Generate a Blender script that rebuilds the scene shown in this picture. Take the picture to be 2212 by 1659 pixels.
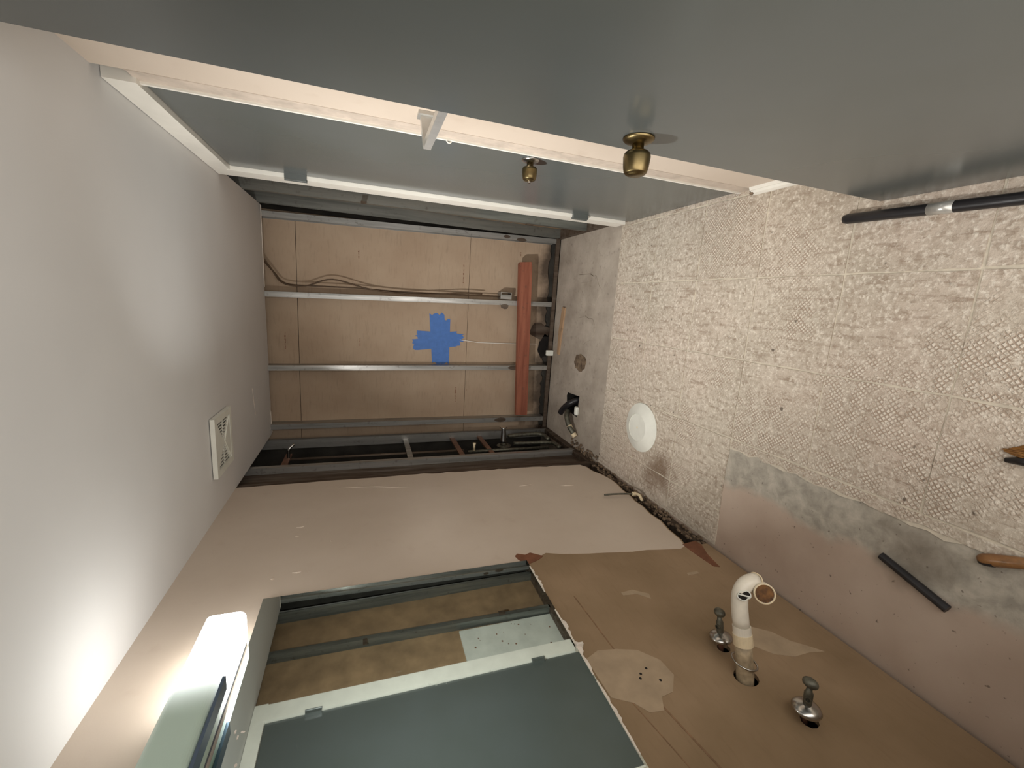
import bpy, bmesh, math, random
from mathutils import Vector, Matrix
from mathutils.geometry import tessellate_polygon
random.seed(7)
S = bpy.context.scene
for o in list(bpy.data.objects): bpy.data.objects.remove(o)
COL = S.collection

# ------------------------------------------------------------------ camera
FPX = 924.46
YAW, PIT, ROL = 0.1970, 0.3313, -0.0032
CAM = Vector((1.0134, -2.3785, 1.4819))
def cam_axes():
    f = Vector((-math.sin(YAW)*math.cos(PIT), math.cos(YAW)*math.cos(PIT), -math.sin(PIT)))
    r = Vector((math.cos(YAW), math.sin(YAW), 0)); u = r.cross(f)
    r2 = math.cos(ROL)*r + math.sin(ROL)*u; u2 = -math.sin(ROL)*r + math.cos(ROL)*u
    return r2, u2, f
r_, u_, f_ = cam_axes()
cd = bpy.data.cameras.new('camera'); cam = bpy.data.objects.new('camera', cd); COL.objects.link(cam)
cd.sensor_fit = 'HORIZONTAL'; cd.sensor_width = 36.0; cd.lens = FPX/2212*36.0; cd.clip_start = 0.02
X, Y, Z = -u_, r_, -f_            # the phone was held upright: picture right is room down
cam.matrix_world = Matrix(((X.x, Y.x, Z.x, CAM.x), (X.y, Y.y, Z.y, CAM.y), (X.z, Y.z, Z.z, CAM.z), (0, 0, 0, 1)))
S.camera = cam
# ------------------------------------------------------------------ light and exposure
w = bpy.data.worlds.new('world'); S.world = w; w.use_nodes = True
bg = w.node_tree.nodes['Background']; bg.inputs[0].default_value = (1.0, 0.96, 0.91, 1); bg.inputs[1].default_value = 2.6
pd = bpy.data.lights.new('doorway_portal', 'AREA'); pd.shape = 'RECTANGLE'; pd.size = .80; pd.size_y = 2.05; pd.cycles.is_portal = True
po = bpy.data.objects.new('doorway_portal', pd); COL.objects.link(po); po.location = (1.02, -2.352, 1.025); po.rotation_euler = (math.radians(90), 0, 0)
LAMP = 5.0                        # strength of the lit half of the mirror light
S.view_settings.view_transform = 'Standard'; S.view_settings.look = 'None'
S.view_settings.exposure = 0.35; S.view_settings.gamma = 1.0; S.view_settings.use_curve_mapping = False

# ------------------------------------------------------------------ materials
def srgb(r, g, b):
    f = lambda c: ((c/255+0.055)/1.055)**2.4 if c > 10 else c/255/12.92
    return (f(r), f(g), f(b), 1)
class NT:
    def __init__(s, m):
        s.t = m.node_tree; s.n = s.t.nodes; s.pos = s.n.new('ShaderNodeNewGeometry').outputs['Position']
    def link(s, a, b): s.t.links.new(a, b)
    def mapped(s, scale=(1, 1, 1), rot=(0, 0, 0), loc=(0, 0, 0)):
        m = s.n.new('ShaderNodeMapping'); s.link(s.pos, m.inputs[0])
        m.inputs['Scale'].default_value = scale; m.inputs['Rotation'].default_value = rot; m.inputs['Location'].default_value = loc
        return m.outputs[0]
    def noise(s, scale, detail=3, rough=.55, vec=None, dist=0):
        n = s.n.new('ShaderNodeTexNoise'); s.link(vec if vec is not None else s.pos, n.inputs['Vector'])
        n.inputs['Scale'].default_value = scale; n.inputs['Detail'].default_value = detail
        n.inputs['Roughness'].default_value = rough; n.inputs['Distortion'].default_value = dist
        return n.outputs['Fac']
    def ramp(s, fac, a, b, va=0., vb=1.):
        m = s.n.new('ShaderNodeMapRange'); s.link(fac, m.inputs[0])
        for i, v in zip((1, 2, 3, 4), (a, b, va, vb)): m.inputs[i].default_value = v
        return m.outputs[0]
    def math(s, op, a, b=None):
        m = s.n.new('ShaderNodeMath'); m.operation = op
        for i, v in enumerate((a, b)):
            if v is None: continue
            if isinstance(v, (int, float)): m.inputs[i].default_value = v
            else: s.link(v, m.inputs[i])
        return m.outputs[0]
    def mix(s, fac, a, b, mode='MIX'):
        m = s.n.new('ShaderNodeMix'); m.data_type = 'RGBA'; m.blend_type = mode
        for i, v in ((0, fac), (6, a), (7, b)):
            if isinstance(v, (int, float)): m.inputs[i].default_value = v
            elif isinstance(v, tuple): m.inputs[i].default_value = v
            else: s.link(v, m.inputs[i])
        return m.outputs[2]
    def axis(s, i):
        n = s.n.new('ShaderNodeSeparateXYZ'); s.link(s.pos, n.inputs[0]); return n.outputs[i]
    def bump(s, h, strength, dist=.005):
        b = s.n.new('ShaderNodeBump'); s.link(h, b.inputs['Height'])
        b.inputs['Strength'].default_value = strength; b.inputs['Distance'].default_value = dist
        s.link(b.outputs[0], s.bsdf.inputs['Normal'])
    def color(s, c):
        if isinstance(c, tuple): s.bsdf.inputs['Base Color'].default_value = c
        else: s.link(c, s.bsdf.inputs['Base Color'])
def new_mat(name, rough=.7, metal=0., spec=None):
    m = bpy.data.materials.new(name); m.use_nodes = True
    t = NT(m); t.bsdf = m.node_tree.nodes['Principled BSDF']
    t.bsdf.inputs['Roughness'].default_value = rough; t.bsdf.inputs['Metallic'].default_value = metal
    if spec is not None: t.bsdf.inputs['Specular IOR Level'].default_value = spec
    return m, t
def simple(name, col, rough=.6, metal=0., var=.18, scale=18, bump=.1, bscale=60, dark=None, spec=None):
    m, t = new_mat(name, rough, metal, spec)
    n = t.noise(scale, 4)
    d = dark or tuple(c*(1-2*var) for c in col[:3]) + (1,)
    t.color(t.mix(t.ramp(n, .3, .7), d, tuple(min(1, c*(1+var)) for c in col[:3]) + (1,)))
    if bump: t.bump(t.noise(bscale, 3), bump, .002)
    return m
M = {}
def wall_paint():
    m, t = new_mat('pinkish_wall_paint', .5)
    n = t.noise(2.2, 4); n2 = t.noise(14, 3)
    c = t.mix(t.ramp(n, .35, .7), srgb(208, 194, 179), srgb(198, 183, 167))
    c = t.mix(t.ramp(n2, .62, .78, 0, .25), c, srgb(180, 160, 143))
    t.color(c); t.bump(t.noise(160, 2), .12, .001); return m
M['paint'] = wall_paint()
def ceiling_paint():
    m, t = new_mat('white_ceiling_paint', .75)
    n = t.noise(1.4, 3); s = t.noise(60, 2, vec=t.mapped((.15, 1, 1)))
    edge = t.math('ADD', t.axis(1), t.math('MULTIPLY', t.noise(2.0, 2), .35))
    old = t.ramp(edge, -.28, .02)
    c = t.mix(t.ramp(n, .35, .7), srgb(222, 222, 221), srgb(212, 212, 211))
    c = t.mix(t.math('MULTIPLY', old, .35), c, srgb(196, 188, 183))
    t.color(c); t.bump(s, .08, .002); return m
M['ceiling'] = ceiling_paint()
def kraft(name, base, pale, stain, zlow):
    m, t = new_mat(name, .8)
    n = t.noise(3.0, 5); n2 = t.noise(40, 3, vec=t.mapped((.3, .3, 2)))
    c = t.mix(t.ramp(n, .35, .68), base, pale)
    c = t.mix(t.ramp(n2, .55, .8, 0, .18), c, stain)
    low = t.math('ADD', t.axis(2), t.math('MULTIPLY', t.noise(7, 4), -.28))
    c = t.mix(t.ramp(low, zlow-.16, zlow-.04, .85, 0), c, stain)
    t.color(c); t.bump(t.noise(120, 3), .12, .001); return m
M['board'] = kraft('brown_gypsum_paper', srgb(170, 147, 124), srgb(181, 160, 137), srgb(58, 46, 36), .07)
M['torn'] = kraft('torn_brown_paper', srgb(134, 112, 84), srgb(156, 132, 104), srgb(100, 74, 48), -.5)
def streaky(name, a, b, rough, metal, sc):
    m, t = new_mat(name, rough, metal)
    n = t.noise(1.0, 5, vec=t.mapped(sc)); n2 = t.noise(30, 3)
    c = t.mix(t.ramp(n, .3, .7), a, b); c = t.mix(t.ramp(n2, .6, .8, 0, .6), c, srgb(70, 60, 50))
    t.color(c); t.link(t.ramp(n, .3, .8, rough-.12, rough+.2), t.bsdf.inputs['Roughness']); t.bump(n2, .1, .002)
    return m
M['stud'] = streaky('galvanised_steel', srgb(186, 184, 180), srgb(138, 138, 134), .40, .7, (30, 30, 2))
M['stud_dark'] = streaky('dark_galvanised_steel', srgb(136, 138, 133), srgb(98, 100, 96), .45, .7, (30, 30, 2))  # darker copy of the galvanised steel, used on the right wall studs
M['rusty'] = streaky('rusty_steel', srgb(112, 100, 88), srgb(72, 56, 44), .6, .5, (25, 25, 3))
M['cavity_shade'] = simple('cavity_shade_board', srgb(64, 60, 54), .9, var=.3, scale=5)  # dark colour stands in for the shade deep in the wall cavities
M['side_board'] = simple('side_cavity_board', srgb(150, 122, 92), .85, var=.15, scale=6)
M['white_board'] = simple('spotted_white_panel', srgb(205, 205, 196), .6, var=.06, scale=9)
def concrete():
    m, t = new_mat('bare_grey_concrete', .85)
    n = t.noise(4, 6, .62); n2 = t.noise(26, 5, .6); n3 = t.noise(2.0, 3, vec=t.mapped((4, 1, 1)))
    c = t.mix(t.ramp(n, .32, .7), srgb(150, 139, 126), srgb(186, 175, 162))
    c = t.mix(t.ramp(n2, .58, .75, 0, .5), c, srgb(96, 84, 74))
    c = t.mix(t.ramp(n3, .55, .8, 0, .5), c, srgb(190, 176, 164))
    t.color(c); t.bump(n2, .35, .004); return m
M['concrete'] = concrete()
def bare_floor():
    m, t = new_mat('scraped_slab', .75)
    wob = t.math('MULTIPLY', t.math('SUBTRACT', t.noise(5, 4), .5), .16)
    xx = t.math('ADD', t.axis(0), wob)
    n = t.noise(3, 4); g = t.noise(18, 5, .65, dist=.3)
    mauve = t.mix(t.ramp(n, .35, .7), srgb(190, 172, 156), srgb(172, 152, 136))
    grey = t.mix(t.ramp(g, .35, .68), srgb(150, 144, 132), srgb(190, 182, 168))
    c = t.mix(t.ramp(xx, .29, .33), mauve, grey)
    c = t.mix(t.ramp(t.noise(60, 2), .68, .74, 0, .7), c, srgb(84, 72, 62))
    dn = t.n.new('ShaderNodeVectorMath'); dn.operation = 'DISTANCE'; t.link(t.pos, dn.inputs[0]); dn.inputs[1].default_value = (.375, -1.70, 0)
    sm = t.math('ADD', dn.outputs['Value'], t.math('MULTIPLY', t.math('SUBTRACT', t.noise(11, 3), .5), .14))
    c = t.mix(t.ramp(sm, .03, .12, .6, 0), c, srgb(104, 92, 78))  # brown-grey smudge painted in for the dark shadow round the rod
    t.color(c); t.bump(g, .25, .003); return m
M['slab'] = bare_floor()
def tile_bed():
    m, t = new_mat('tile_adhesive_residue', .9)
    info = t.n.new('ShaderNodeObjectInfo').outputs['Random']
    n = t.noise(3.2, 5, .6); n2 = t.noise(44, 5, .68); n3 = t.noise(90, 3, .6)
    st = t.noise(1.0, 5, .6, vec=t.mapped((60, 7, 1)))
    c = t.mix(t.ramp(n, .3, .7), srgb(176, 164, 148), srgb(204, 194, 178))
    c = t.mix(t.ramp(t.noise(1.6, 3), .45, .7, 0, .6), c, srgb(190, 170, 156))
    c = t.mix(t.ramp(n2, .46, .70, 0, .8), c, srgb(146, 128, 110))
    c = t.mix(t.ramp(st, .53, .68, 0, .7), c, srgb(140, 120, 102))
    c = t.mix(t.ramp(n3, .5, .72, 0, .75), c, srgb(232, 224, 210))
    # waffle print of the tile backs: lighter raised squares on the diagonal
    mp = t.mapped((92, 92, 92), (0, 0, math.radians(45)))
    sp = t.n.new('ShaderNodeSeparateXYZ'); t.link(mp, sp.inputs[0])
    wob = t.math('MULTIPLY', t.noise(26, 3), 1.3)
    tri = [t.math('PINGPONG', t.math('ADD', sp.outputs[i], wob), .5) for i in (0, 1)]
    cell = t.ramp(t.math('MINIMUM', tri[0], tri[1]), .10, .24)
    best = None
    for (px, py, pr) in ((1.36, -.86, .17), (1.25, -1.17, .10), (.56, -1.22, .16), (.76, -1.50, .17), (.60, -1.10, .10), (.47, -.74, .09), (1.02, -1.22, .09), (.77, -.91, .07), (.52, -1.48, .11), (.92, -1.76, .14), (.30, -.20, .08), (.20, -.70, .09), (.62, -1.72, .12)):
        dn = t.n.new('ShaderNodeVectorMath'); dn.operation = 'DISTANCE'; t.link(t.pos, dn.inputs[0]); dn.inputs[1].default_value = (px, py, 0)
        q = t.math('SUBTRACT', dn.outputs['Value'], pr); best = q if best is None else t.math('MINIMUM', best, q)
    best = t.math('ADD', best, t.math('MULTIPLY', t.math('SUBTRACT', t.noise(9, 4, .6), .5), .30))
    mask = t.ramp(best, -.05, .05, 1, 0)
    mask = t.math('MULTIPLY', mask, t.ramp(t.noise(26, 4, .7), .42, .56, .06, 1))
    waf = t.mix(cell, srgb(158, 136, 117), srgb(230, 220, 205))
    c = t.mix(t.math('MULTIPLY', mask, .66), c, waf)
    # a brown water stain and speckles
    d = t.n.new('ShaderNodeVectorMath'); d.operation = 'DISTANCE'; t.link(t.pos, d.inputs[0]); d.inputs[1].default_value = (.17, -.60, 0)
    rr = t.math('ADD', d.outputs['Value'], t.math('MULTIPLY', t.math('SUBTRACT', t.noise(12, 4), .5), .22))
    c = t.mix(t.ramp(rr, .03, .15, .7, 0), c, srgb(108, 82, 58))
    c = t.mix(t.ramp(t.noise(24, 1), .74, .78, 0, .85), c, srgb(92, 80, 68))
    t.color(c)
    h = t.math('ADD', t.math('MULTIPLY', cell, mask), t.math('ADD', t.math('MULTIPLY', n2, 1.2), t.math('MULTIPLY', n3, .7)))
    t.bump(h, .6, .004); return m
M['tile_bed'] = tile_bed()
M['grout'] = simple('old_grout', srgb(206, 196, 178), .9, var=.1, scale=40, bump=.4)
M['mortar'] = simple('crumbled_mortar', srgb(124, 106, 86), .95, var=.3, scale=30, bump=.6, bscale=40, dark=srgb(64, 50, 38))
def door_paint():
    m, t = new_mat('glossy_grey_door_paint', .22)
    n = t.noise(2.0, 3); n2 = t.noise(5, 3)
    t.color(t.mix(t.ramp(n, .35, .7), srgb(88, 92, 91), srgb(83, 87, 84)))
    return m
M['door'] = door_paint()
M['trim'] = simple('white_trim_paint', srgb(232, 228, 218), .35, var=.04, scale=8, bump=.06)
M['raw_wall'] = simple('unpainted_wall_strip', srgb(190, 176, 162), .85, var=.1, scale=22, bump=.3)
M['brass'] = simple('antique_brass', srgb(128, 112, 78), .34, 1., var=.18, scale=30, bump=.03)
M['chrome'] = simple('worn_chrome', srgb(190, 188, 184), .22, 1., var=.08, scale=30, bump=.03)
M['bar_metal'] = simple('brushed_aluminium', srgb(196, 194, 188), .3, .55, var=.06, scale=30, bump=.03)
M['dull_metal'] = simple('dull_oxidised_metal', srgb(112, 110, 98), .5, .7, var=.25, scale=50, bump=.1)
M['white_plastic'] = simple('white_plastic', srgb(226, 226, 216), .35, var=.04, scale=12, bump=.03)
M['old_plastic'] = simple('yellowed_plastic', srgb(224, 206, 172), .45, var=.08, scale=30, bump=.05)
M['pvc'] = simple('painted_white_pipe', srgb(224, 216, 200), .42, var=.06, scale=25, bump=.08)
M['pipe_dirty'] = simple('grimy_pipe', srgb(168, 150, 122), .6, var=.2, scale=45, bump=.15)
M['rust_inside'] = simple('shaded_rust_inside', srgb(112, 76, 38), .6, var=.35, scale=60, dark=srgb(70, 44, 22))  # rust stain, with the shade of the recess darkened into the colour
M['black'] = simple('black_rubber', srgb(34, 32, 34), .4, var=.15, scale=20, bump=.04)
M['hole'] = simple('hole_shade', srgb(24, 19, 15), .95, var=.3, scale=20)  # near-black colour holds the shade inside holes, gaps and the vent box
M['red_wood'] = streaky('red_brown_wood', srgb(154, 92, 68), srgb(122, 66, 48), .65, 0., (3, 30, 40))
M['pale_wood'] = streaky('pale_wood', srgb(182, 152, 120), srgb(158, 126, 96), .7, 0., (4, 40, 40))
M['tool_wood'] = streaky('varnished_tool_wood', srgb(146, 106, 68), srgb(106, 70, 40), .35, 0., (40, 10, 40))
M['bristle'] = streaky('brown_bristles', srgb(150, 104, 48), srgb(92, 58, 24), .6, 0., (200, 30, 200))
M['tape'] = simple('blue_masking_tape', srgb(72, 118, 190), .6, var=.06, scale=30, bump=.1)
M['cable'] = simple('brown_cable', srgb(84, 64, 44), .6, var=.15, scale=30)
M['cord'] = simple('white_cord', srgb(236, 230, 220), .6, var=.03, scale=30)
M['copper'] = simple('dull_copper', srgb(132, 96, 78), .45, .4, var=.2, scale=30)
M['spackle'] = simple('smeared_filler', srgb(170, 150, 124), .8, var=.08, scale=14, bump=.15)
M['smear'] = simple('brown_glue_smear', srgb(122, 78, 54), .7, var=.15, scale=20, bump=.1)
M['pencil'] = simple('faint_brown_line', srgb(138, 108, 80), .8, var=.2, scale=30)
M['gypsum'] = simple('chalky_gypsum_edge', srgb(226, 216, 204), .95, var=.08, scale=40, bump=.3)
M['lamp_metal'] = simple('blue_grey_lamp_metal', srgb(96, 112, 132), .3, .6, var=.05, scale=12, bump=0)
def frosted():
    m, t = new_mat('frosted_green_diffuser', .35)
    fade = t.ramp(t.axis(1), -1.46, -1.34, 0, 1); t.link(t.math('MULTIPLY', t.math('POWER', fade, 3.0), LAMP*.26), t.bsdf.inputs['Emission Strength']); t.bsdf.inputs['Emission Color'].default_value = (.95, 1., .97, 1)
    t.color(srgb(186, 206, 194)); t.bsdf.inputs['Subsurface Weight'].default_value = .25
    t.bsdf.inputs['Subsurface Radius'].default_value = (.03, .03, .03); return m
M['diffuser'] = frosted()
def glow(name, k):
    m, t = new_mat(name, .4)
    t.color(srgb(240, 245, 242)); t.bsdf.inputs['Emission Color'].default_value = (1.0, .985, .95, 1)
    t.bsdf.inputs['Emission Strength'].default_value = LAMP*k; return m
M['glow'] = glow('lit_diffuser', 1.0); M['glow_end'] = glow('lit_diffuser_end', 1.4); M['glow_top'] = glow('lit_diffuser_top', .2)
def mirror_glass():
    m, t = new_mat('mirror_silver', .02, 1.)
    n = t.noise(20, 5, .6, dist=1.5)
    t.color(srgb(214, 226, 222)); t.link(t.ramp(n, .66, .8, .015, .12), t.bsdf.inputs['Roughness']); return m
M['mirror'] = mirror_glass()

# ------------------------------------------------------------------ mesh helpers
def link(name, bm, mat, parent=None, loc=(0, 0, 0), smooth=False, bevel=0, recalc=True):
    if bevel:
        es = [e for e in bm.edges if len(e.link_faces) == 2 and e.calc_face_angle(0) > .6]
        bmesh.ops.bevel(bm, geom=es, offset=bevel, segments=2, affect='EDGES', profile=.6)
    if recalc: bmesh.ops.recalc_face_normals(bm, faces=bm.faces)
    me = bpy.data.meshes.new(name)
    L = Vector(loc)
    base = parent
    P = Vector((0, 0, 0)); pp = parent
    while pp is not None: P += pp.location; pp = pp.parent
    for v in bm.verts: v.co -= L + P
    bm.to_mesh(me); bm.free()
    if smooth:
        for p in me.polygons: p.use_smooth = True
    me.materials.append(M[mat])
    o = bpy.data.objects.new(name, me); COL.objects.link(o); o.location = L; o.parent = parent
    return o
def tag(o, label, cat, group=None):
    o['label'] = label; o['category'] = cat
    if group: o['group'] = group
    return o
def struct(o, label=None):
    o['kind'] = 'structure'
    if label: o['label'] = label
    return o
def empty(name, loc, label=None, cat=None, group=None):
    o = bpy.data.objects.new(name, None); COL.objects.link(o); o.location = loc; o.empty_display_size = .05
    if label: tag(o, label, cat, group)
    return o
def B(*boxes):
    bm = bmesh.new()
    for b in boxes: add_box(bm, *b)
    return bm
def add_box(bm, x0, x1, y0, y1, z0, z1):
    v = [bm.verts.new(p) for p in ((x0, y0, z0), (x1, y0, z0), (x1, y1, z0), (x0, y1, z0), (x0, y0, z1), (x1, y0, z1), (x1, y1, z1), (x0, y1, z1))]
    for f in ((0, 3, 2, 1), (4, 5, 6, 7), (0, 1, 5, 4), (1, 2, 6, 5), (2, 3, 7, 6), (3, 0, 4, 7)): bm.faces.new([v[i] for i in f])
    return v
def prism(outer, axis, a, b, holes=(), bm=None):
    """outline in the two other axes, extruded from a to b along axis, with real holes"""
    bm = bm or bmesh.new()
    loops = [list(outer)] + [list(h) for h in holes]
    def P(p, t):
        q = list(p); q.insert('xyz'.index(axis), t); return Vector(q)
    tris = tessellate_polygon([[Vector((p[0], p[1], 0)) for p in l] for l in loops])
    flat = [p for l in loops for p in l]
    va = [bm.verts.new(P(p, a)) for p in flat]; vb = [bm.verts.new(P(p, b)) for p in flat]
    for t in tris:
        try:
            bm.faces.new([va[i] for i in t]); bm.faces.new([vb[i] for i in reversed(t)])
        except ValueError: pass
    k = 0
    for l in loops:
        n = len(l)
        for i in range(n):
            j = (i+1) % n
            bm.faces.new((va[k+i], va[k+j], vb[k+j], vb[k+i]))
        k += n
    return bm
def frame_at(d):
    d = d.normalized(); a = Vector((0, 0, 1)) if abs(d.z) < .9 else Vector((1, 0, 0))
    s = d.cross(a).normalized(); return s, s.cross(d).normalized()
def tube(path, rad, n=12, bm=None, cap=True, inner=0, squash=1.0):
    """swept round bar through path; rad a number or one per point; inner>0 makes it a hollow pipe"""
    bm = bm or bmesh.new(); path = [Vector(p) for p in path]
    rr = rad if isinstance(rad, (list, tuple)) else [rad]*len(path)
    s = None; rings = []; inn = []
    for i, p in enumerate(path):
        d = (path[min(i+1, len(path)-1)] - path[max(i-1, 0)]).normalized()
        if s is None: s, t = frame_at(d)
        else:
            s = (s - d*s.dot(d)).normalized(); t = s.cross(d).normalized()
        rings.append([bm.verts.new(p + (s*math.cos(2*math.pi*k/n) + t*squash*math.sin(2*math.pi*k/n))*rr[i]) for k in range(n)])
        if inner: inn.append([bm.verts.new(p + (s*math.cos(2*math.pi*k/n) + t*squash*math.sin(2*math.pi*k/n))*rr[i]*inner) for k in range(n)])
    for R in (rings, inn):
        for a, b in zip(R, R[1:]):
            for k in range(n): bm.faces.new((a[k], a[(k+1) % n], b[(k+1) % n], b[k]))
    if inner:
        for a, b in ((rings[0], inn[0]), (rings[-1], inn[-1])):
            for k in range(n): bm.faces.new((a[k], a[(k+1) % n], b[(k+1) % n], b[k]))
    elif cap:
        bm.faces.new(rings[0][::-1]); bm.faces.new(rings[-1])
    return bm
def lathe(prof, origin, d, n=24, bm=None):
    """profile of (radius, distance along d)"""
    bm = bm or bmesh.new(); o = Vector(origin); d = Vector(d).normalized(); s, t = frame_at(d)
    R = []
    for r, h in prof:
        R.append([bm.verts.new(o + d*h + (s*math.cos(2*math.pi*k/n) + t*math.sin(2*math.pi*k/n))*max(r, .0004)) for k in range(n)])
    for a, b in zip(R, R[1:]):
        for k in range(n): bm.faces.new((a[k], a[(k+1) % n], b[(k+1) % n], b[k]))
    bm.faces.new(R[0][::-1]); bm.faces.new(R[-1]); return bm
def arc(p0, p1, p2, n=8):
    p0, p1, p2 = map(Vector, (p0, p1, p2))
    return [(1-t)**2*p0 + 2*t*(1-t)*p1 + t*t*p2 for t in [i/n for i in range(n+1)]]
def spline(pts, n=6):
    P = [Vector(p) for p in pts]; P = [P[0]*2-P[1]] + P + [P[-1]*2-P[-2]]; out = []
    for i in range(1, len(P)-2):
        for k in range(n):
            t = k/n; a, b, c, d = P[i-1:i+3]
            out.append(.5*((2*b) + (c-a)*t + (2*a-5*b+4*c-d)*t*t + (3*b-a-3*c+d)*t**3))
    return out + [P[-2]]
def ragged(a, b, n, amp, seed):
    rnd = random.Random(seed); a = Vector(a); b = Vector(b); d = (b-a); nrm = Vector((-d.y, d.x)).normalized()
    return [tuple(a + d*(i/n) + nrm*rnd.uniform(-amp, amp)) for i in range(1, n)]
def blob(cx, cy, rx, ry, n, amp, seed):
    rnd = random.Random(seed)
    return [(cx + rx*(1+rnd.uniform(-amp, amp))*math.cos(2*math.pi*i/n), cy + ry*(1+rnd.uniform(-amp, amp))*math.sin(2*math.pi*i/n)) for i in range(n)]
def ell(cx, cy, rx, ry, n=16): return [(cx+rx*math.cos(2*math.pi*i/n), cy+ry*math.sin(2*math.pi*i/n)) for i in range(n)]

W, H, YB = 1.52, 2.107, .884
# ------------------------------------------------------------------ floor
PIT = ((.215, .36), (.375, .345), (.365, .54), (.335, .555), (.225, .53))
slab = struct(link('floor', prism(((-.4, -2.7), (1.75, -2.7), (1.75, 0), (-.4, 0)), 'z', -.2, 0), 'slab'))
gx = [-.02, .17, .505, .84, 1.172, 1.505, 1.56]
gy = [-2.04, -1.70, -1.365, -1.03, -.695, -.36, -.004]
bed = link('grout_bed', prism([(.462, -2.2)] + ragged((.462, -2.2), (.462, -1.005), 30, .009, 3) + [(.462, -1.005)] +
     ragged((.462, -1.005), (.005, -1.03), 10, .008, 4) + [(.005, -1.03), (.005, -.002), (1.57, -.002), (1.57, -2.2)], 'z', 0, .0022), 'grout', slab)
rnd = random.Random(11)
for i in range(len(gx)-1):
    for j in range(-1, len(gy)-1):
        x0, x1 = gx[i]+.003, gx[i+1]-.003
        y0, y1 = (gy[j] if j >= 0 else -2.2)+.003, (gy[j+1] if j >= 0 else gy[0])-.003
        if x0 < .02: x0 = .012
        if x1 > 1.55: x1 = 1.565
        if y1 < -1.02:
            if x1 < .52: continue
        jit = lambda: rnd.uniform(-.0025, .0025)
        pts = [(x0+jit(), y0+jit())]
        for (a, b) in (((x0, y0), (x1, y0)), ((x1, y0), (x1, y1)), ((x1, y1), (x0, y1)), ((x0, y1), (x0, y0))):
            for k in range(1, 6): pts.append((a[0]+(b[0]-a[0])*k/5+jit(), a[1]+(b[1]-a[1])*k/5+jit()))
        pts = pts[:-1]
        link('tile_bed', prism(pts, 'z', .0005, .0042+rnd.uniform(0, .0012)), 'tile_bed', bed)
# ragged leftover bed on the bare side of the last joint
link('tile_bed', prism([(.5, -2.19)] + [(.5, -1.04)] + [(.468, -1.03)] + ragged((.468, -1.03), (.468, -2.19), 34, .008, 9) + [(.468, -2.19)], 'z', .0005, .0045), 'tile_bed', bed)
cstrip = link('concrete_strip', prism(((-.4, 0), (1.75, 0), (1.75, 1.05), (-.4, 1.05)), 'z', -.2, -.001, holes=[PIT]), 'concrete', slab)
link('pit_wall', prism([(.295+(x-.295)*1.03, .45+(y-.45)*1.03) for x, y in PIT], 'z', -.19, -.004, holes=[[(.295+(x-.295)*.97, .45+(y-.45)*.97) for x, y in PIT]]), 'hole', cstrip)
link('pit_lining', prism([(x*1.0, y) for x, y in PIT], 'z', -.19, -.17), 'hole', cstrip)
for k, (cx, cy, rx, ry) in enumerate(((1.13, .30, .10, .10), (.86, .36, .10, .14), (.62, .38, .06, .09), (1.22, .42, .03, .12))):
    link('mortar_patch', prism(blob(cx, cy, rx, ry, 18, .16, 40+k), 'z', -.002, .003+.001*k), 'mortar' if k == 2 else 'concrete', cstrip)

# ------------------------------------------------------------------ ceiling
cpts = [(-.0, -2.35), (1.535, -2.35), (1.535, .878)] + ragged((1.535, .878), (0, .925), 26, .008, 5) + [(0, .925)]
ceil = struct(link('ceiling', prism(cpts, 'z', H, H+.013), 'ceiling'))
link('light_block_deck', B((-.45, 1.75, -2.35, 1.1, H+.12, H+.15)), 'cavity_shade', ceil)  # unseen deck added to block world light above the ceiling
link('torn_edge', prism([(1.53, .874)] + ragged((1.53, .874), (1.02, .883), 12, .005, 8) + [(1.02, .883), (1.02, .893), (1.53, .889)], 'z', H-.003, H+.002), 'gypsum', ceil)
link('torn_edge', prism([(.17, .90), (.01, .922), (.012, .934), (.17, .913)], 'z', H-.003, H+.002), 'gypsum', ceil)
link('scratch', prism([(.43, .43), (.26, .475), (.262, .48), (.43, .437)], 'z', H-.0015, H), 'gypsum', ceil)

# ------------------------------------------------------------------ left wall
hole_d = ell(-1.617, .448, .031, .036); hole_a = ell(-1.513, .427, .018, .021, 10); hole_b = ell(-1.768, .396, .020, .024, 10)
far = [(.0, H), ] + ragged((.0, H), (.012, 1.2), 14, .004, 21) + [(.012, 1.2)] + ragged((.012, 1.2), (-.012, .2), 22, .007, 22) + [(-.02, .15)]
bot = [(-.06, .125), (-.13, .12), (-.20, .088), (-.28, .072), (-.36, .075), (-.42, .088), (-.50, .086), (-.56, .10), (-.63, .095), (-.70, .108), (-.78, .10), (-.86, .118), (-.95, .122), (-1.0, .14)]
outer = [(-2.35, H)] + far + [(p[0], p[1]-.008) for p in bot] + [(-1.005, .018), (-1.5, .016), (-2.35, .018)]
wl = struct(link('wall_left', prism(outer, 'x', -.0127, 0, holes=[hole_d, hole_a, hole_b]), 'torn'))
pedge = [(-1.012, .17), (-1.0, .25), (-.985, .33), (-.982, .40), (-.962, .52), (-.95, .60), (-.93, .70), (-.905, .77), (-.93, .82), (-.95, .90)]
link('paint_layer', prism([(-2.35, H)] + far + bot + pedge + [(-1.2, .92), (-2.35, .92)], 'x', -.0004, .0012), 'paint', wl)
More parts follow.
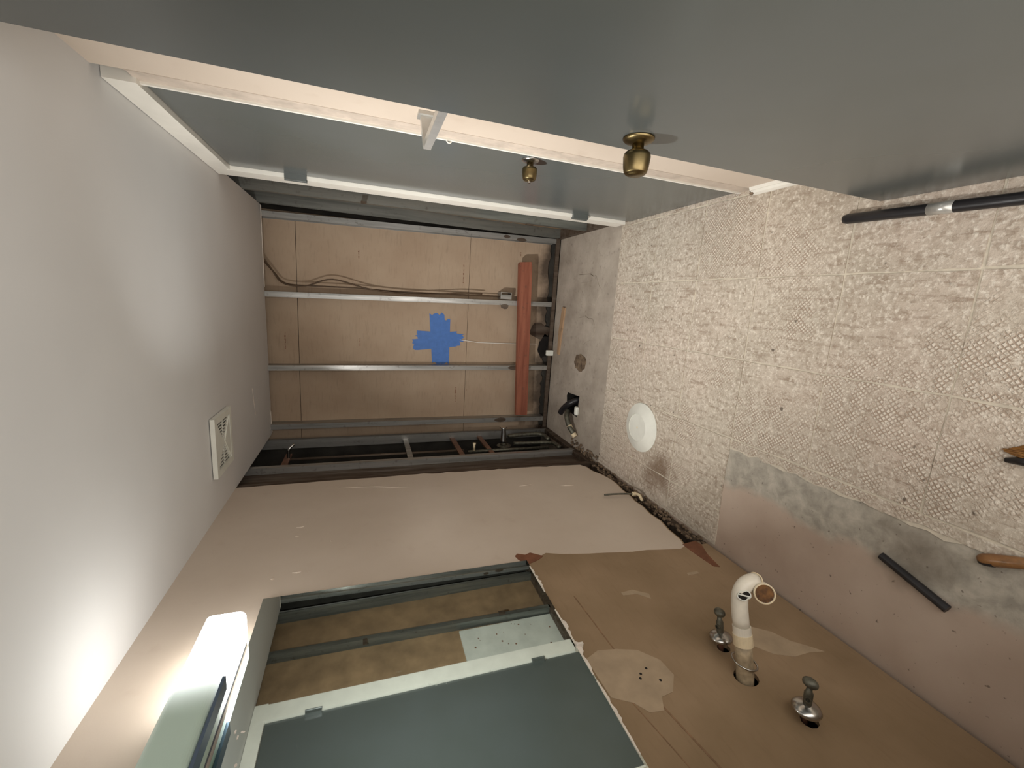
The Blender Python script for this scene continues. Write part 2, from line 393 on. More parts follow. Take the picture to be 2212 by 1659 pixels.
# torn edges, filler smears and glue on the bare paper
link('glue_smear', prism([(-.925, .90), (-.90, .905), (-.885, .89), (-.90, .86), (-.89, .835), (-.925, .79), (-.945, .82), (-.965, .875)], 'x', .0002, .0022), 'smear', wl)
link('glue_smear', prism([(-.985, .14), (-.975, .06), (-1.0, .05), (-1.08, .085), (-1.165, .102), (-1.155, .125), (-1.07, .135)], 'x', .0002, .0016), 'smear', wl)
link('filler_patch', prism([(-1.44, .87), (-1.42, .82), (-1.43, .76), (-1.45, .70), (-1.50, .655), (-1.555, .65), (-1.60, .69), (-1.605, .73), (-1.64, .75), (-1.635, .79), (-1.60, .815), (-1.57, .865), (-1.50, .868)], 'x', 0, .0014), 'spackle', wl)
link('filler_patch', prism([(-1.46, .27), (-1.475, .31), (-1.53, .33), (-1.575, .29), (-1.60, .235), (-1.60, .17), (-1.61, .12), (-1.58, .15), (-1.545, .19), (-1.50, .215)], 'x', 0, .0012), 'spackle', wl)
link('filler_patch', prism([(-1.205, .60), (-1.20, .55), (-1.235, .50), (-1.26, .51), (-1.225, .545), (-1.22, .60)], 'x', 0, .001), 'spackle', wl)
link('filler_patch', prism([(-1.165, .22), (-1.165, .27), (-1.18, .275), (-1.18, .22)], 'x', 0, .001), 'spackle', wl)
link('seam_line', prism([(-1.18, .775), (-1.18, .779), (-1.45, .769), (-1.62, .749), (-1.9, .70), (-1.9, .694), (-1.62, .744), (-1.45, .765)], 'x', 0, .0008), 'pencil', wl)
link('seam_line', prism([(-1.50, .835), (-1.50, .8375), (-1.75, .79), (-1.9, .765), (-1.9, .762), (-1.75, .787)], 'x', 0, .0008), 'pencil', wl)
for k, (y, z) in enumerate(((-1.515, .715), (-1.527, .742), (-1.54, .752), (-1.56, .70))):
    link('screw_hole', lathe(((.0042, 0), (.004, .0018)), (0, y, z), (1, 0, 0), 8), 'hole', wl)
for k, (y, z, h) in enumerate(((-.476, 1.765, .03), (-.55, 1.76, .015), (-.81, 1.735, .03), (-.83, 1.80, .01), (-.62, 1.62, .008))):
    link('paint_drip', tube([(.001, y, z), (.002, y-.004, z-h*.6), (.001, y, z-h)], [.002, .0035, .002], 6), 'paint', wl)
for k, (y0, z0, y1, z1) in enumerate(((-.10, 1.62, -.12, 1.36), (-.13, 1.45, -.155, 1.25), (-.26, .66, -.25, .58), (-.30, .42, -.31, .34))):
    link('trowel_ridge', tube([(.0008, y0, z0), (.0012, (y0+y1)/2, (z0+z1)/2), (.0008, y1, z1)], [.001, .0028, .001], 6), 'paint', wl)
# bottom track, crumbled mortar and cavity behind
link('bottom_track', B((-.085, -.014, -1.0, .95, 0, .045)), 'rusty', wl)
link('bottom_track', B((-.085, -.03, -2.35, -1.0, 0, .045)), 'hole', wl)  # near-black colour paints the shaded gap under the board
def rubble(x0, x1, y0, y1, n, seed, smin, smax, zmax):
    rn = random.Random(seed); bm = bmesh.new()
    for i in range(n):
        c = Vector((rn.uniform(x0, x1), rn.uniform(y0, y1), 0)); s = rn.uniform(smin, smax)
        c.z = rn.uniform(s*.3, zmax)
        ret = bmesh.ops.create_icosphere(bm, subdivisions=1, radius=s)
        for v in ret['verts']:
            v.co = Vector((v.co.x*rn.uniform(.7, 1.3), v.co.y*rn.uniform(.9, 2.0), v.co.z*rn.uniform(.6, 1.2))) + c
    return bm
o = link('mortar_crumbs', rubble(-.012, -.001, -1.0, -.02, 170, 5, .004, .010, .07), 'mortar', wl); o['kind'] = 'stuff'
o = link('mortar_crumbs', rubble(-.06, .04, -.02, .40, 120, 6, .003, .011, .016), 'mortar', wl); o['kind'] = 'stuff'
link('cavity_board', B((-.42, -.40, -2.35, 1.1, -.1, H+.13), (-.40, -.013, -2.35, -2.28, -.1, H+.13)), 'cavity_shade', wl)  # dark colour for the unlit cavity; near end added against world light
link('cavity_board', B((-.062, -.052, .06, .30, 0, H+.12)), 'rusty', wl)

def stud(name, p0, p1, parent, face, w=.036, d=.064, mat='stud', side=1, lip=.008, t=.0025):
    """C-section: p0 bottom / p1 top point on the room-side flange (its leading corner); face = axis the flange looks along"""
    prof_y = [(0, 0), (side*w, 0), (side*w, lip), (side*(w-t), lip), (side*(w-t), t), (side*t, t), (side*t, d-t), (side*(w-t), d-t), (side*(w-t), d-lip), (side*w, d-lip), (side*w, d), (0, d)]
    bm = bmesh.new(); ring = []
    for p in (p0, p1):
        r = []
        for a, b in prof_y:
            v = Vector(p)
            if face == '-y': v += Vector((a, b, 0))
            elif face == '+x': v += Vector((-b, a, 0))
            elif face == '-x': v += Vector((b, a, 0))
            r.append(bm.verts.new(v))
        ring.append(r)
    n = len(prof_y)
    for k in range(n): bm.faces.new((ring[0][k], ring[0][(k+1) % n], ring[1][(k+1) % n], ring[1][k]))
    for r in ring:
        e = [Vector((a, b, 0)) for a, b in prof_y]
        for tr in tessellate_polygon([e]): bm.faces.new([r[i] for i in tr])
    return link(name, bm, mat, parent)
stud('metal_stud', (-.013, .292, .03), (-.013, .287, H+.1), wl, '+x', mat='stud')
stud('metal_stud', (-.013, .815, .03), (-.013, .80, H+.1), wl, '+x', mat='stud')
stud('metal_stud', (-.013, .03, .03), (-.013, .03, H+.1), wl, '+x', mat='rusty')
for z0, y0, y1, mt in ((1.19, .32, .81, 'stud'), (.835, .32, .815, 'copper'), (.615, .32, .815, 'copper'), (1.955, .35, .62, 'copper')):
    link('brace', B((-.062, -.05, y0, y1, z0-.018, z0+.018)), mt, wl)

# ------------------------------------------------------------------ back wall
wb = struct(link('wall_back', B((-.40, 1.75, .985, .998, 0, H+.12)), 'cavity_shade'))
for z0, z1 in ((.045, .7105), (.7135, 1.921), (1.9245, H+.12)):
    lo = [(-.075, z0)] + (ragged((-.075, z0), (1.525, z0), 60, .011, 31) if z0 < .1 else []) + [(1.525, z0)]
    link('gypsum_board', prism(lo + [(1.525, z1), (-.075, z1)], 'y', .970, .983), 'board', wb)
for name, x0, x1, s, mt in (('metal_stud', 1.535, 1.498, -1, 'stud'), ('metal_stud', 1.040, .992, -1, 'stud'), ('metal_stud', .518, .496, -1, 'stud'), ('metal_stud', .078, .076, -1, 'stud')):
    stud(name, (x0, YB, .035), (x1, YB, H+.1), wb, '-y', side=s, d=.086)
link('bottom_track', B((-.02, 1.56, YB-.004, .970, 0, .006), (-.02, 1.56, YB-.004, YB-.001, 0, .038)), 'rusty', wb)
for xc, zc, sx, sz in ((.985, .44, .019, .035), (.498, .33, .019, .05), (.06, .42, .018, .05), (1.50, .33, .014, .04), (1.51, .45, .012, .025)):
    link('rust_patch', prism(blob(xc, zc, sx, sz, 12, .15, int(xc*100)), 'y', YB-.0012, YB), 'rusty', wb)
for xm, zm, n in ((1.292, 1.519, 3), (.665, 2.008, 6), (1.215, .757, 7), (.262, .787, 6), (.665, 1.515, 3), (.30, .70, 1), (1.40, .30, 2)):
    bm = bmesh.new(); rn = random.Random(int(xm*1000))
    for k in range(n*2): 
        xk = xm+(k-n)*.010; add_box(bm, xk, xk+rn.uniform(.003, .007),   .9694, .970, zm-.003, zm+rn.uniform(.001, .006))
    link('print_mark', bm, 'smear', wb)
link('dark_patch', prism(blob(.66, .045, .10, .045, 18, .3, 77), 'y', .966, .9699), 'hole', wb)  # dark blob painted in for the shadow along the board's foot
link('dark_patch', prism(blob(.80, .09, .06, .10, 14, .25, 78), 'y', .966, .9699), 'rusty', wb)

# ------------------------------------------------------------------ right wall, doors and trim
wr = struct(link('wall_right', B((1.52, 1.60, -2.35, -.948, 0, H), ), 'paint'))
link('raw_strip', B((1.5215, 1.60, -.948, -.882, 0, 2.04)), 'raw_wall', wr)
link('paint_ridge', tube([(1.5195, -.949, z/20*2.04) for z in range(1, 21)], .0016, 6), 'raw_wall', wr)
link('cavity_board', B((1.60, 1.612, -2.35, .835, 0, H+.12)), 'side_board', wr)
link('cavity_board', B((1.72, 1.732, .80, 1.05, 0, H+.12), (1.612, 1.72, .80, .812, 0, H+.12)), 'cavity_shade', wr)  # added boards stop world light; dark colour stands for the unlit corner
stud('metal_stud', (1.533, .385, .03), (1.533, .42, H+.1), wr, '-x', d=.066, mat='stud_dark')
stud('metal_stud', (1.533, .815, .03), (1.533, .78, H+.1), wr, '-x', d=.066, mat='stud_dark')
link('conduit', tube([(1.552, .868, .05), (1.552, .852, H+.1)], .006, 10), 'stud', wr)
link('bottom_track', B((1.533, 1.60, .03, .95, 0, .04)), 'rusty', wr)
link('white_panel', B((1.586, 1.6, .045, .375, .02, .80)), 'white_board', wr)
rn = random.Random(3); bm = bmesh.new()
for k in range(16):
    lathe(((rn.uniform(.003, .009), 0), (.002, .0012)), (1.586, rn.uniform(.07, .35), rn.uniform(.05, .76)), (-1, 0, 0), 7, bm)
link('panel_spots', bm, 'smear', wr)
link('clip', B((1.529, 1.533, .36, .415, 1.47, 1.50)), 'rusty', wr)
link('clip', B((1.529, 1.533, .40, .44, .42, .47)), 'rusty', wr)
# frame of the closed door
tr1 = struct(link('trim_1', B((1.507, 1.60, -.080, .022, .035, 2.045)), 'trim', bevel=.002), 'white painted jamb board on the hinge side of the closed door')
tr2 = struct(link('trim_2', B((1.508, 1.60, -.905, .03, 2.033, H-.002)), 'trim', bevel=.002))
tr3 = struct(link('trim_3', B((1.516, 1.60, -.884, -.874, 0, 2.033)), 'trim'))
link('hook_eye', tube([(1.516-.007*math.sin(a), -.878, 1.222+.0075*math.cos(a)) for a in [i*math.pi/6 for i in range(7)]], .0022, 8), 'trim', tr3)
d2 = struct(empty('door_2', (1.525, -.48, 0)), 'closed glossy grey door with brass knob in white frame')
link('door_leaf', B((1.525, 1.56, -.872, -.083, .008, 2.030)), 'door', d2)
def knob(parent, c, d, s, pl):
    link('rose', lathe([(r*s, h*s) for r, h in ((.034, 0), (.034, .003), (.030, .007), (.020, .010), (.013, .013))], c, d, 28), pl, parent, smooth=True)
    k = link('knob', lathe([(r*s, h*s) for r, h in ((.013, .012), (.0125, .022), (.016, .0245), (.024, .028), (.0285, .033), (.0295, .039), (.0275, .060), (.025, .070), (.0225, .073), (.020, .0725), (.0185, .0755), (.0, .0765))], c, d, 32), 'brass', parent, smooth=True)
    return k
kb = knob(d2, (1.525, -.812, .915), (-1, 0, 0), .95, 'chrome')
link('lock_button', lathe(((.006, .072), (.006, .079), (.0, .080)), (1.525, -.812, .915), (-1, 0, 0), 12), 'chrome', kb)
for z in (1.775, .335):
    h = link('hinge', B((1.500, 1.526, -.100, -.078, z-.045, z+.045)), 'door', d2)
    link('hinge_barrel', tube([(1.502, -.079, z-.047), (1.502, -.079, z+.047)], .006, 10), 'door', h)
# the open door, folded back along the right wall
d1 = struct(empty('door_1', (1.40, -1.81, 0)), 'wide open glossy grey door with brass knob filling the right side')
link('door_leaf', B((1.382, 1.417, -2.19, -1.43, .010, 2.045)), 'door', d1, bevel=.0015)
knob(d1, (1.382, -1.500, .917), (-1, 0, 0), 1.0, 'brass')
# stub of old base moulding
bb = link('baseboard_right', prism([(1.52, .0005), (1.495, .0005), (1.495, .012), (1.500, .024), (1.508, .030), (1.508, .036), (1.52, .040)], 'y', -2.19, -.955), 'trim')
struct(bb); 
link('splintered_end', rubble(1.50, 1.516, -.957, -.945, 9, 15, .004, .008, .03), 'mortar', bb)
# wall with the doorway in which the camera stands
wn = struct(link('wall_near', prism([(-.1, 0), (.62, 0), (.62, 2.05), (1.42, 2.05), (1.42, 0), (1.62, 0), (1.62, H), (-.1, H)], 'y', -2.35, -2.25), 'paint'))

# ------------------------------------------------------------------ mirror and light
mr = empty('wall_mirror', (.009, -1.46, .875), 'large frameless mirror on the pinkish wall under the light', 'mirror')
ang = math.radians(1.2)
def rot_mir(bm):
    for v in bm.verts:
        p = v.co - Vector((.009, -1.46, 0)); v.co = Vector((.009 + p.x*math.cos(ang) + p.y*math.sin(ang), -1.46 - p.x*math.sin(ang) + p.y*math.cos(ang), v.co.z))
    return bm
glass = link('mirror_glass', rot_mir(B((.003, .009, -1.955, -.962, .878, 1.797))), 'mirror', mr)
link('mirror_backing', rot_mir(B((.0, .0026, -1.955, -.963, .879, 1.796))), 'gypsum', mr)
def edge_strip(y0, y1, n, h, seed):
    rn = random.Random(seed)
    pts = [(y0, .882)] + [(y0+(y1-y0)*k/n, .878-h*rn.random()**1.5*math.sin(math.pi*(k+.3)/(n+.6))) for k in range(n+1)] + [(y1, .882)]
    return prism(pts, 'x', .001, .0105)
link('adhesive_edge', rot_mir(edge_strip(-1.00, -1.15, 16, .010, 3)), 'gypsum', mr)
link('adhesive_edge', rot_mir(edge_strip(-1.24, -1.50, 26, .016, 4)), 'gypsum', mr)
link('adhesive_edge', rot_mir(edge_strip(-1.52, -1.72, 18, .006, 5)), 'gypsum', mr)
for k, (ys, zs, a_, b_) in enumerate(((-1.42, 1.765, .005, .0025), (-1.435, 1.757, .006, .002), (-1.50, 1.745, .004, .003), (-1.425, 1.75, .0025, .005))):
    link('paint_smudge', rot_mir(prism(blob(ys, zs, a_, b_, 12, .35, 90+k), 'x', .0088, .0094)), 'gypsum', mr)
link('adhesive_chip', rot_mir(B((.004, .022, -1.405, -1.398, .862, .884))), 'gypsum', mr)

fx = empty('mirror_light', (.0, -1.435, 1.80), 'glowing boxy light above the mirror, lit at its far end', 'wall light')
def rounded_box(x0, x1, y0, y1, z0, z1, r):
    bm = B((x0, x1, y0, y1, z0, z1)); bmesh.ops.bevel(bm, geom=list(bm.edges), offset=r, segments=4, affect='EDGES', profile=.5); return bm
def wrap(y0, y1, x1=.102, z0=1.806, z1=1.905, r=.018):
    """wrap-around diffuser section: rounded U profile in x/z swept along y"""
    c = [(.012, z0)] 
    c += [(x1-r+r*math.sin(a), z0+r-r*math.cos(a)) for a in [i*math.pi/12 for i in range(7)]]
    c += [(x1-r+r*math.cos(a), z1-r+r*math.sin(a)) for a in [i*math.pi/12 for i in range(7)]]
    c += [(.012, z1)]
    return prism([(p[0], p[1]) for p in c], 'y', y0, y1)
link('backplate', B((0, .011, -1.74, -1.135, 1.806, 1.905)), 'lamp_metal', fx)
g = wrap(-1.340, -1.122)
ldf = link('lit_diffuser', g, 'glow', fx)
ldf.data.materials.append(M['glow_top']); ldf.data.materials.append(M['glow_end'])
for p in ldf.data.polygons:
    if p.normal.z > .6: p.material_index = 1
    if p.center.y > -1.125: p.material_index = 2
link('diffuser', wrap(-1.745, -1.3405), 'diffuser', fx)
al = bpy.data.lights.new('lamp_aim_light', 'AREA'); al.shape = 'RECTANGLE'; al.size = .06; al.size_y = .06; al.energy = 14.0; al.spread = math.radians(112); al.color = (1.0, .985, .95)  # area light added outside the diffuser to aim light into the room
ao = bpy.data.objects.new('lamp_aim_light', al); COL.objects.link(ao); ao.parent = fx; ao.location = (.114, .293, .014); ao.rotation_euler = Vector((.70, .42, -.56)).to_track_quat('-Z', 'Y').to_euler()
link('bottom_rail', B((.060, .097, -1.745, -1.345, 1.7985, 1.8055)), 'lamp_metal', fx, bevel=.002)

# ------------------------------------------------------------------ ceiling vent
vt = empty('ceiling_vent', (.32, -.2, H), 'square white exhaust vent grille on the ceiling near the back', 'vent')
vx0, vx1, vy0, vy1, vz = .185, .452, -.325, -.085, H-.022
link('frame', prism([(vx0, vy0), (vx1, vy0), (vx1, vy1), (vx0, vy1)], 'z', vz, H-.004, holes=[[(vx0+.03, vy0+.028), (vx1-.03, vy0+.028), (vx1-.03, vy1-.028), (vx0+.03, vy1-.028)]]), 'white_plastic', vt, bevel=.002)
slots = []; cx, cy = (vx0+vx1)/2, (vy0+vy1)/2
for sgn in (-1, 1):
    for k in range(1, 7):
        xc = cx + sgn*(.012+.0142*k); hw = (.010+.0142*k)*.80
        for a, b in ((-hw, -.004), (.004, hw)):
            slots.append([(xc-.0042, cy+a), (xc+.0042, cy+a), (xc+.0042, cy+b), (xc-.0042, cy+b)])
gr = link('grille', prism([(vx0+.031, vy0+.029), (vx1-.031, vy0+.029), (vx1-.031, vy1-.029), (vx0+.031, vy1-.029)], 'z', vz+.004, vz+.008, holes=slots), 'white_plastic', vt)
for s in (-1, 1):
    link('blank_panel', prism([(vx0+.036, cy+s*.088), (vx1-.036, cy+s*.088), (cx, cy+s*.010)], 'z', vz+.001, vz+.0045), 'white_plastic', vt)
link('inner_box', B((vx0+.02, vx1-.02, vy0+.02, vy1-.02, H-.013, H-.0005)), 'hole', vt)

# ------------------------------------------------------------------ towel bar on the right wall
tb = empty('towel_bar', (1.52, -1.04, 1.312), 'square chrome towel bar on the wall, partly behind the open door', 'towel bar')
link('wall_plate', B((1.511, 1.5195, -1.063, -1.017, 1.287, 1.340)), 'bar_metal', tb, bevel=.003)
link('bracket_arm', prism([(1.511, 1.333), (1.511, 1.294), (1.434, 1.301), (1.434, 1.323)], 'y', -1.052, -1.030), 'bar_metal', tb, bevel=.002)
link('bar', B((1.430, 1.450, -1.41, -1.035, 1.301, 1.322)), 'bar_metal', tb, bevel=.002)

# ------------------------------------------------------------------ plumbing on the left wall
dp = empty('drain_pipe', (.0, -1.617, .45), 'white bent drain pipe with cut end sticking out below the mirror', 'pipe')
base = [(-.05, -1.622, .449), (.0, -1.614, .449), (.06, -1.60, .451)]
link('stub_pipe', tube(base + [(.095, -1.592, .452)], .0235, 24), 'pipe_dirty', dp, smooth=True)
link('coupling', tube([(.088, -1.594, .452), (.118, -1.585, .453)], .0262, 24), 'old_plastic', dp, smooth=False)
link('coupling', tube([(.118, -1.585, .453), (.140, -1.579, .454)], .0245, 24), 'pvc', dp)
elbow = [(.136, -1.58, .454), (.16, -1.573, .456), (.19, -1.565, .457)] + arc((.205, -1.562, .457), (.262, -1.553, .460), (.262, -1.560, .405), 9)
link('elbow', tube(elbow, .0225, 24, inner=.86), 'pvc', dp, smooth=True)
link('cut_rim', tube([Vector((.262, -1.560, .404)) + Vector((.0222*math.cos(a), .0222*math.sin(a), .002*math.sin(3*a))) for a in [i*math.pi/12 for i in range(25)]], .0022, 6), 'old_plastic', dp)
hub0 = Vector((.246, -1.585, .405)); hd = Vector((.22, -.62, .42)).normalized()
hub = link('hub', lathe(((.024, -.016), (.0262, -.006), (.0262, .014), (.0285, .017), (.0285, .022), (.0245, .022), (.0235, -.012), (.0, -.014)), hub0, hd, 24), 'pvc', dp, smooth=False)
link('hub_inside', lathe(((.0242, .020), (.0236, .019), (.0228, -.010), (.0, -.0115)), hub0, hd, 24), 'rust_inside', hub)
link('hub_rim', tube([hub0 + hd*.0215 + sum((frame_at(hd)[i]*(.0265*(math.cos(a), math.sin(a))[i]) for i in (0, 1)), Vector()) for a in [i*math.pi/12 for i in range(25)]], .0022, 6), 'old_plastic', hub)
sd = (CAM - Vector((.225, -1.58, .45))).normalized(); sc = Vector((.226, -1.566, .448)) + sd*.0255; s_, t_ = frame_at(sd)
brk = link('broken_hole', tube([sc + (s_*math.cos(a)*(1+.15*math.sin(5*a))*.012 + t_*math.sin(a)*.0175) for a in [i*math.pi/9 for i in range(19)]], .0016, 6), 'white_plastic', dp)
bm = bmesh.new(); vs = [bm.verts.new(sc + s_*math.cos(a)*.0115 + t_*math.sin(a)*.017 - sd*.0) for a in [i*math.pi/8 for i in range(16)]]; bm.faces.new(vs)
ext = bmesh.ops.extrude_face_region(bm, geom=bm.faces[:]); [setattr(v, 'co', v.co - sd*.004) for v in ext['geom'] if isinstance(v, bmesh.types.BMVert)]
link('hole_dark', bm, 'hole', brk)
link('hole_sliver', tube([sc - s_*.007 + t_*.013 + sd*.0012, sc + sd*.002, sc + s_*.007 - t_*.013 + sd*.0012], .0022, 6), 'white_plastic', brk)
link('escutcheon_ring', tube([Vector((.038, -1.605, .450)) + Vector((.006*math.sin(a)+.004, .034*math.cos(a), .034*math.sin(a))) for a in [i*math.pi/14 for i in range(29)]], .0026, 8), 'chrome', dp, smooth=True)

def make_valve():
    v = empty('angle_valve', (0, 0, 0))
    link('stub', tube([(-.03, 0, 0), (.06, 0, 0)], .0075, 14), 'copper', v, smooth=True)
    link('escutcheon', lathe(((.0335, .030), (.0345, .033), (.031, .039), (.022, .044), (.012, .047), (.0085, .050)), (0, 0, 0), (1, 0, 0), 28), 'chrome', v, smooth=True)
    b = link('valve_body', lathe(((.0095, .048), (.0105, .055), (.0105, .085), (.0075, .090), (.0065, .104)), (0, 0, 0), (1, 0, .06), 16), 'dull_metal', v, smooth=True)
    link('outlet', tube([(.072, 0, .004), (.073, -.004, .018)], .0075, 12, inner=.7), 'dull_metal', b)
    bm = bmesh.new(); bmesh.ops.create_uvsphere(bm, u_segments=18, v_segments=10, radius=1)
    for q in bm.verts: q.co = Vector((.115 + q.co.x*.0125, q.co.y*.0185, .006 + q.co.z*.0145))
    link('handle', bm, 'dull_metal', v, smooth=True)
    return v
va = make_valve(); va.location = (0, -1.507, .433); va.rotation_euler = (0, -.06, .12)
tag(va, 'small chrome shut-off valve left of the white drain pipe, nearer the tub area', 'valve', 'shut-off valves under the mirror')
vb = va.copy(); COL.objects.link(vb); vb.location = (0, -1.760, .404); vb.rotation_euler = (.3, -.05, .0)
for c in list(va.children):
    k = c.copy(); COL.objects.link(k); k.parent = vb
    for g_ in c.children: q = g_.copy(); COL.objects.link(q); q.parent = k
vb['label'] = 'chrome shut-off valve with round plate nearest the camera, beside the drain pipe'
va['label'] = 'chrome shut-off valve on the far side of the drain pipe, towards the back'
st = empty('supply_tube', (.01, -.52, .07), 'thin grey supply tube with white nut at the foot of the wall', 'tube')
link('tube', tube(spline([(.018, -.512, .08), (.020, -.505, .13), (.020, -.497, .19), (.016, -.488, .245)]), .005, 10), 'dull_metal', st, smooth=True)
link('nut', lathe(((.011, 0), (.012, .003), (.012, .02), (.009, .022)), (.018, -.514, .062), (.02, .05, 1), 6), 'old_plastic', st)
link('elbow', tube(spline([(.018, -.514, .064), (.016, -.525, .05), (.006, -.545, .048), (-.004, -.56, .05)]), .008, 10), 'old_plastic', st, smooth=True)

# rough-in plumbing in the open cavity of the left wall
sp = empty('tub_spout_pipe', (-.06, .62, .50), 'shiny chrome spout stub sticking out low in the open left cavity', 'pipe')
link('spout', tube([(-.06, .60, .475), (-.02, .60, .478), (.075, .60, .483), (.082, .60, .484)], [.030, .024, .017, .017], 18), 'chrome', sp, smooth=True)
link('flange', lathe(((.017, 0), (.029, .002), (.029, .007), (.017, .009)), (.080, .60, .484), (1, 0, .03), 20), 'chrome', sp)
link('base_plate', lathe(((.055, 0), (.055, .003), (.030, .010)), (-.064, .60, .473), (1, 0, .03), 20), 'dull_metal', sp)
ms = empty('mixer_stem', (-.05, .50, .73), 'small pale valve stem on a pipe in the left cavity', 'valve')
link('stem', tube([(-.055, .49, .735), (-.01, .49, .735), (.008, .49, .735)], [.009, .009, .012], 12), 'old_plastic', ms, smooth=True)
link('riser', tube([(-.056, .49, .15), (-.056, .49, .78)], .011, 12), 'dull_metal', ms, smooth=True)
sh = empty('shower_arm', (-.05, .53, 1.93), 'thin bent metal shower arm near the ceiling in the left cavity', 'pipe')
link('arm', tube(spline([(-.06, .535, 1.945), (-.02, .54, 1.945), (.012, .545, 1.94), (.034, .56, 1.915)]), .0085, 12), 'chrome', sh, smooth=True)
link('riser', tube([(-.06, .535, .80), (-.06, .535, 1.95)], .009, 12), 'rusty', sh, smooth=True)
lp = empty('tub_waste_pipe', (-.04, .5, .1), 'dark looped waste pipe at the foot of the left cavity', 'pipe')
link('pipe_loop', tube(spline([(-.05, .60, .395), (-.045, .58, .28), (-.04, .56, .16), (-.03, .50, .10), (-.03, .40, .10)]), .014, 12), 'dull_metal', lp, smooth=True)
link('pipe_branch', tube(spline([(-.03, .72, .40), (-.02, .72, .25), (-.02, .70, .12), (-.03, .60, .10)]), .016, 12), 'dull_metal', lp, smooth=True)
link('cross_pipe', tube([(-.045, .46, .06), (-.045, .80, .07)], .012, 10), 'rusty', lp, smooth=True)

# ------------------------------------------------------------------ things on and in the back wall
rb = tag(link('ledger_board', prism([(.105, .202), (.108, .300), (1.315, .350), (1.328, .345), (1.338, .253), (1.30, .245)], 'y', .842, YB-.0015), 'red_wood', loc=(.7, .87, .2), bevel=.002), 'red-brown wooden ledger strip nailed across the studs near the floor', 'board')
tp = empty('blue_tape_patch', (.70, .968, .93), 'cross of blue masking tape stuck on the brown back board', 'tape')
tapes = [((.655, 1.13), (.70, .775), .085), ((.735, .79), (.70, 1.10), .07), ((.90, .955), (.52, .925), .115), ((.86, .90), (.515, .90), .10), ((.735, 1.105), (.72, .745), .06), ((.64, 1.10), (.675, .80), .05)]
for k, ((x0, z0), (x1, z1), wd) in enumerate(tapes):
    a = Vector((x0, z0)); b = Vector((x1, z1)); d = (b-a).normalized(); n = Vector((-d.y, d.x)); rn = random.Random(60+k)
    e1 = [a + n*wd*(.5-i/6) + d*rn.uniform(-.012, .012) for i in range(7)]; e2 = [b + n*wd*(-.5+i/6) + d*rn.uniform(-.012, .012) for i in range(7)]
    link('tape_strip', prism([tuple(p) for p in e1+e2], 'y', .9692-.0005*k, .9697-.0005*k), 'tape', tp)
tag(link('thin_string', tube([(.705, .962, .77), (.688, .962, .62), (.686, .96, .36), (.690, .962, .115)], .0032, 8), 'cord', loc=(.69, .962, .115)), 'thin white cord hanging from the blue tape behind the red board', 'cord')
cb = empty('electric_cable', (1.06, .9, .46), 'pair of brown cables running down beside the middle stud of the back wall', 'cable')
link('wire', tube(spline([(1.25, .905, 2.14), (1.15, .905, 2.07), (1.055, .90, 2.0), (1.045, .90, 1.86), (1.10, .90, 1.69), (1.05, .90, 1.44), (1.035, .90, 1.12), (1.065, .90, .80), (1.07, .905, .62)]), .0048, 8), 'cable', cb, smooth=True)
link('wire', tube(spline([(1.225, .912, 2.14), (1.12, .912, 2.05), (1.052, .912, 1.98), (1.048, .912, 1.80), (1.052, .912, 1.55), (1.047, .916, 1.3), (1.05, .92, .9), (1.06, .92, .46)]), .0048, 8), 'cable', cb, smooth=True)
jb = empty('junction_box', (1.06, .89, .42), 'small grey metal box on the stud above the red board', 'electrical box')
link('box', prism([(1.042, .385), (1.095, .385), (1.095, .475), (1.042, .475)], 'y', YB+.002, .962, holes=[[(1.047, .39), (1.09, .39), (1.09, .47), (1.047, .47)]]), 'stud', jb)
link('box_lid', B((1.043, 1.075, YB-.001, YB+.002, .39, .47)), 'stud', jb)
tag(link('wood_shim', prism([(1.005, .685), (1.008, .735), (.82, .765), (.635, .765), (.63, .735), (.80, .715)], 'z', -.0005, .012), 'pale_wood', loc=(.82, .73, 0), bevel=.001), 'thin pale wood strip lying on the concrete by the back studs', 'wood strip')
tag(link('white_block', rounded_box(.605, .650, .855, .879, -.0005, .062, .006), 'white_plastic', loc=(.627, .867, 0)), 'small white plastic block standing against the bottom of back wall', 'block')
fd = empty('floor_drain_trap', (.26, .44, -.05), 'black and grey drain trap poking out of the pit in the concrete', 'pipe')
link('black_elbow', tube(spline([(.335, .42, -.12), (.335, .40, -.02), (.30, .43, .035), (.245, .50, .045), (.205, .53, .05)]), .022, 16, inner=.82), 'black', fd, smooth=True)
link('tail_piece', tube(spline([(.24, .45, .03), (.21, .41, .055), (.15, .37, .05), (.10, .33, .03)]), [.02]*19, 14), 'dull_metal', fd, smooth=True)
link('tail_end', tube(spline([(.15, .37, .05), (.10, .335, .03), (.078, .315, .02)]), .0205, 14), 'old_plastic', fd, smooth=True)
link('rag', rounded_box(.235, .30, .325, .36, 0, .028, .01), 'white_plastic', fd)

# ------------------------------------------------------------------ loose things on the floor
FZ = .0052
ld = empty('round_lid', (.369, -.415, FZ), 'round white plastic lid lying on the floor by the left wall', 'lid')
link('lid_dish', lathe(((.1385, .0), (.1385, .0035), (.132, .006), (.082, .026), (.077, .0285), (.0765, .0245)), (.369, -.415, FZ), (0, 0, 1), 56), 'white_plastic', ld, smooth=False)
cc = link('lid_centre', lathe(((.0772, .020), (.0768, .0252), (.074, .0262), (.0, .0262)), (.369, -.415, FZ), (0, 0, 1), 48), 'white_plastic', ld)
link('centre_nub', lathe(((.006, .026), (.005, .0275), (.0, .0278)), (.369, -.415, FZ), (0, 0, 1), 10), 'old_plastic', ld)
pl = empty('black_pole', (1.34, -1.35, FZ), 'black pole with a silver band on the floor beside the open door', 'pole')
A = Vector((1.343, -1.338, FZ+.0157)); Bp = Vector((1.316, -2.05, FZ+.0157)); dd = (Bp-A)
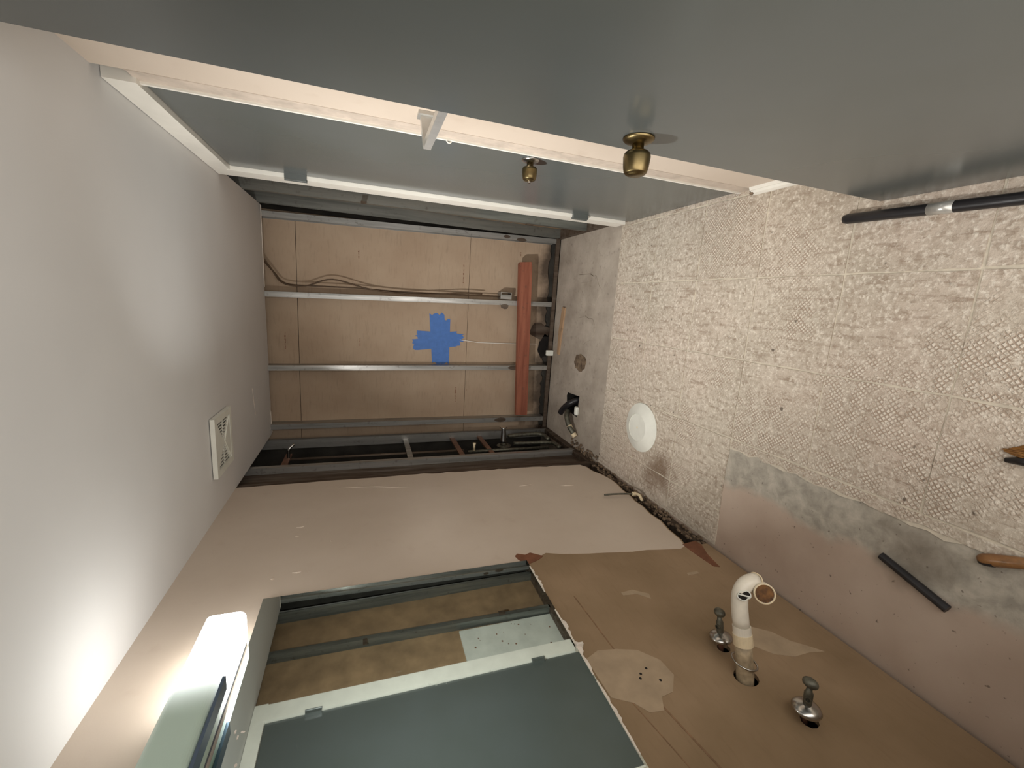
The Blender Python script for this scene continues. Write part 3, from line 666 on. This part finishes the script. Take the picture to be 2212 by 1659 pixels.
link('shaft', tube([A, A+dd*.004, A+dd*.02, A+dd*.5, Bp], [.007, .013, .0155, .0155, .0155], 18), 'black', pl, smooth=True)
link('silver_band', tube([A+dd*.318, A+dd*.398], .0161, 18), 'bar_metal', pl, smooth=True)
tag(link('dark_rod', tube([(.335, -1.638, .0118), (.282, -1.808, .0124)], [.0115, .0122], 14), 'black', loc=(.31, -1.72, 0)), 'short dark rod lying on the bare floor patch', 'rod')
ch = empty('chisel', (.47, -1.86, .0), 'wooden-handled chisel on the floor at the edge of the bare patch', 'chisel')
hdr = Vector((.47, -1.0, 0)).normalized(); c0 = Vector((.452, -1.838, FZ+.0155))
prof = [(.003, 0), (.010, .003), (.0145, .012), (.0158, .03), (.0145, .07), (.013, .10), (.008, .115)]
link('handle', tube([c0+hdr*h for r, h in prof], [r for r, h in prof], 16), 'tool_wood', ch, smooth=True)
link('handle_stripe', tube([c0+hdr*h+Vector((-.003, -.0012, .001)) for r, h in prof[:4]], [r*.86 for r, h in prof[:4]], 12), 'black', ch, smooth=True)
link('blade', tube([c0+hdr*.112, c0+hdr*.2], .004, 8), 'dull_metal', ch)
br = empty('brush', (.72, -1.85, FZ), 'brown bristle brush with black grip at the photo edge on the floor', 'brush')
b0 = Vector((.735, -1.808, FZ+.006)); bd = Vector((.10, -1.0, .0)).normalized(); bs = Vector((1, .1, 0)).normalized()
bm = bmesh.new(); rn = random.Random(8)
for k in range(46):
    s = rn.uniform(-1, 1); q = rn.uniform(0, .012)
    root = b0 + bd*.075 + bs*s*.028 + Vector((0, 0, q-.004)); tip = b0 + bd*(.01+.03*abs(s)+rn.uniform(0, .012)) + bs*s*.012 + Vector((0, 0, q*.5-.003))
    tube([tip, (tip+root)/2, root], [.0008, .0028, .003], 5, bm)
link('bristles', bm, 'bristle', br)
link('grip', tube([b0+bd*.025-bs*.024+Vector((0, 0, .004)), b0+bd*.06-bs*.020+Vector((0, 0, .005)), b0+bd*.16-bs*.0+Vector((0, 0, .006))], [.006, .011, .011], 12), 'black', br, smooth=True)
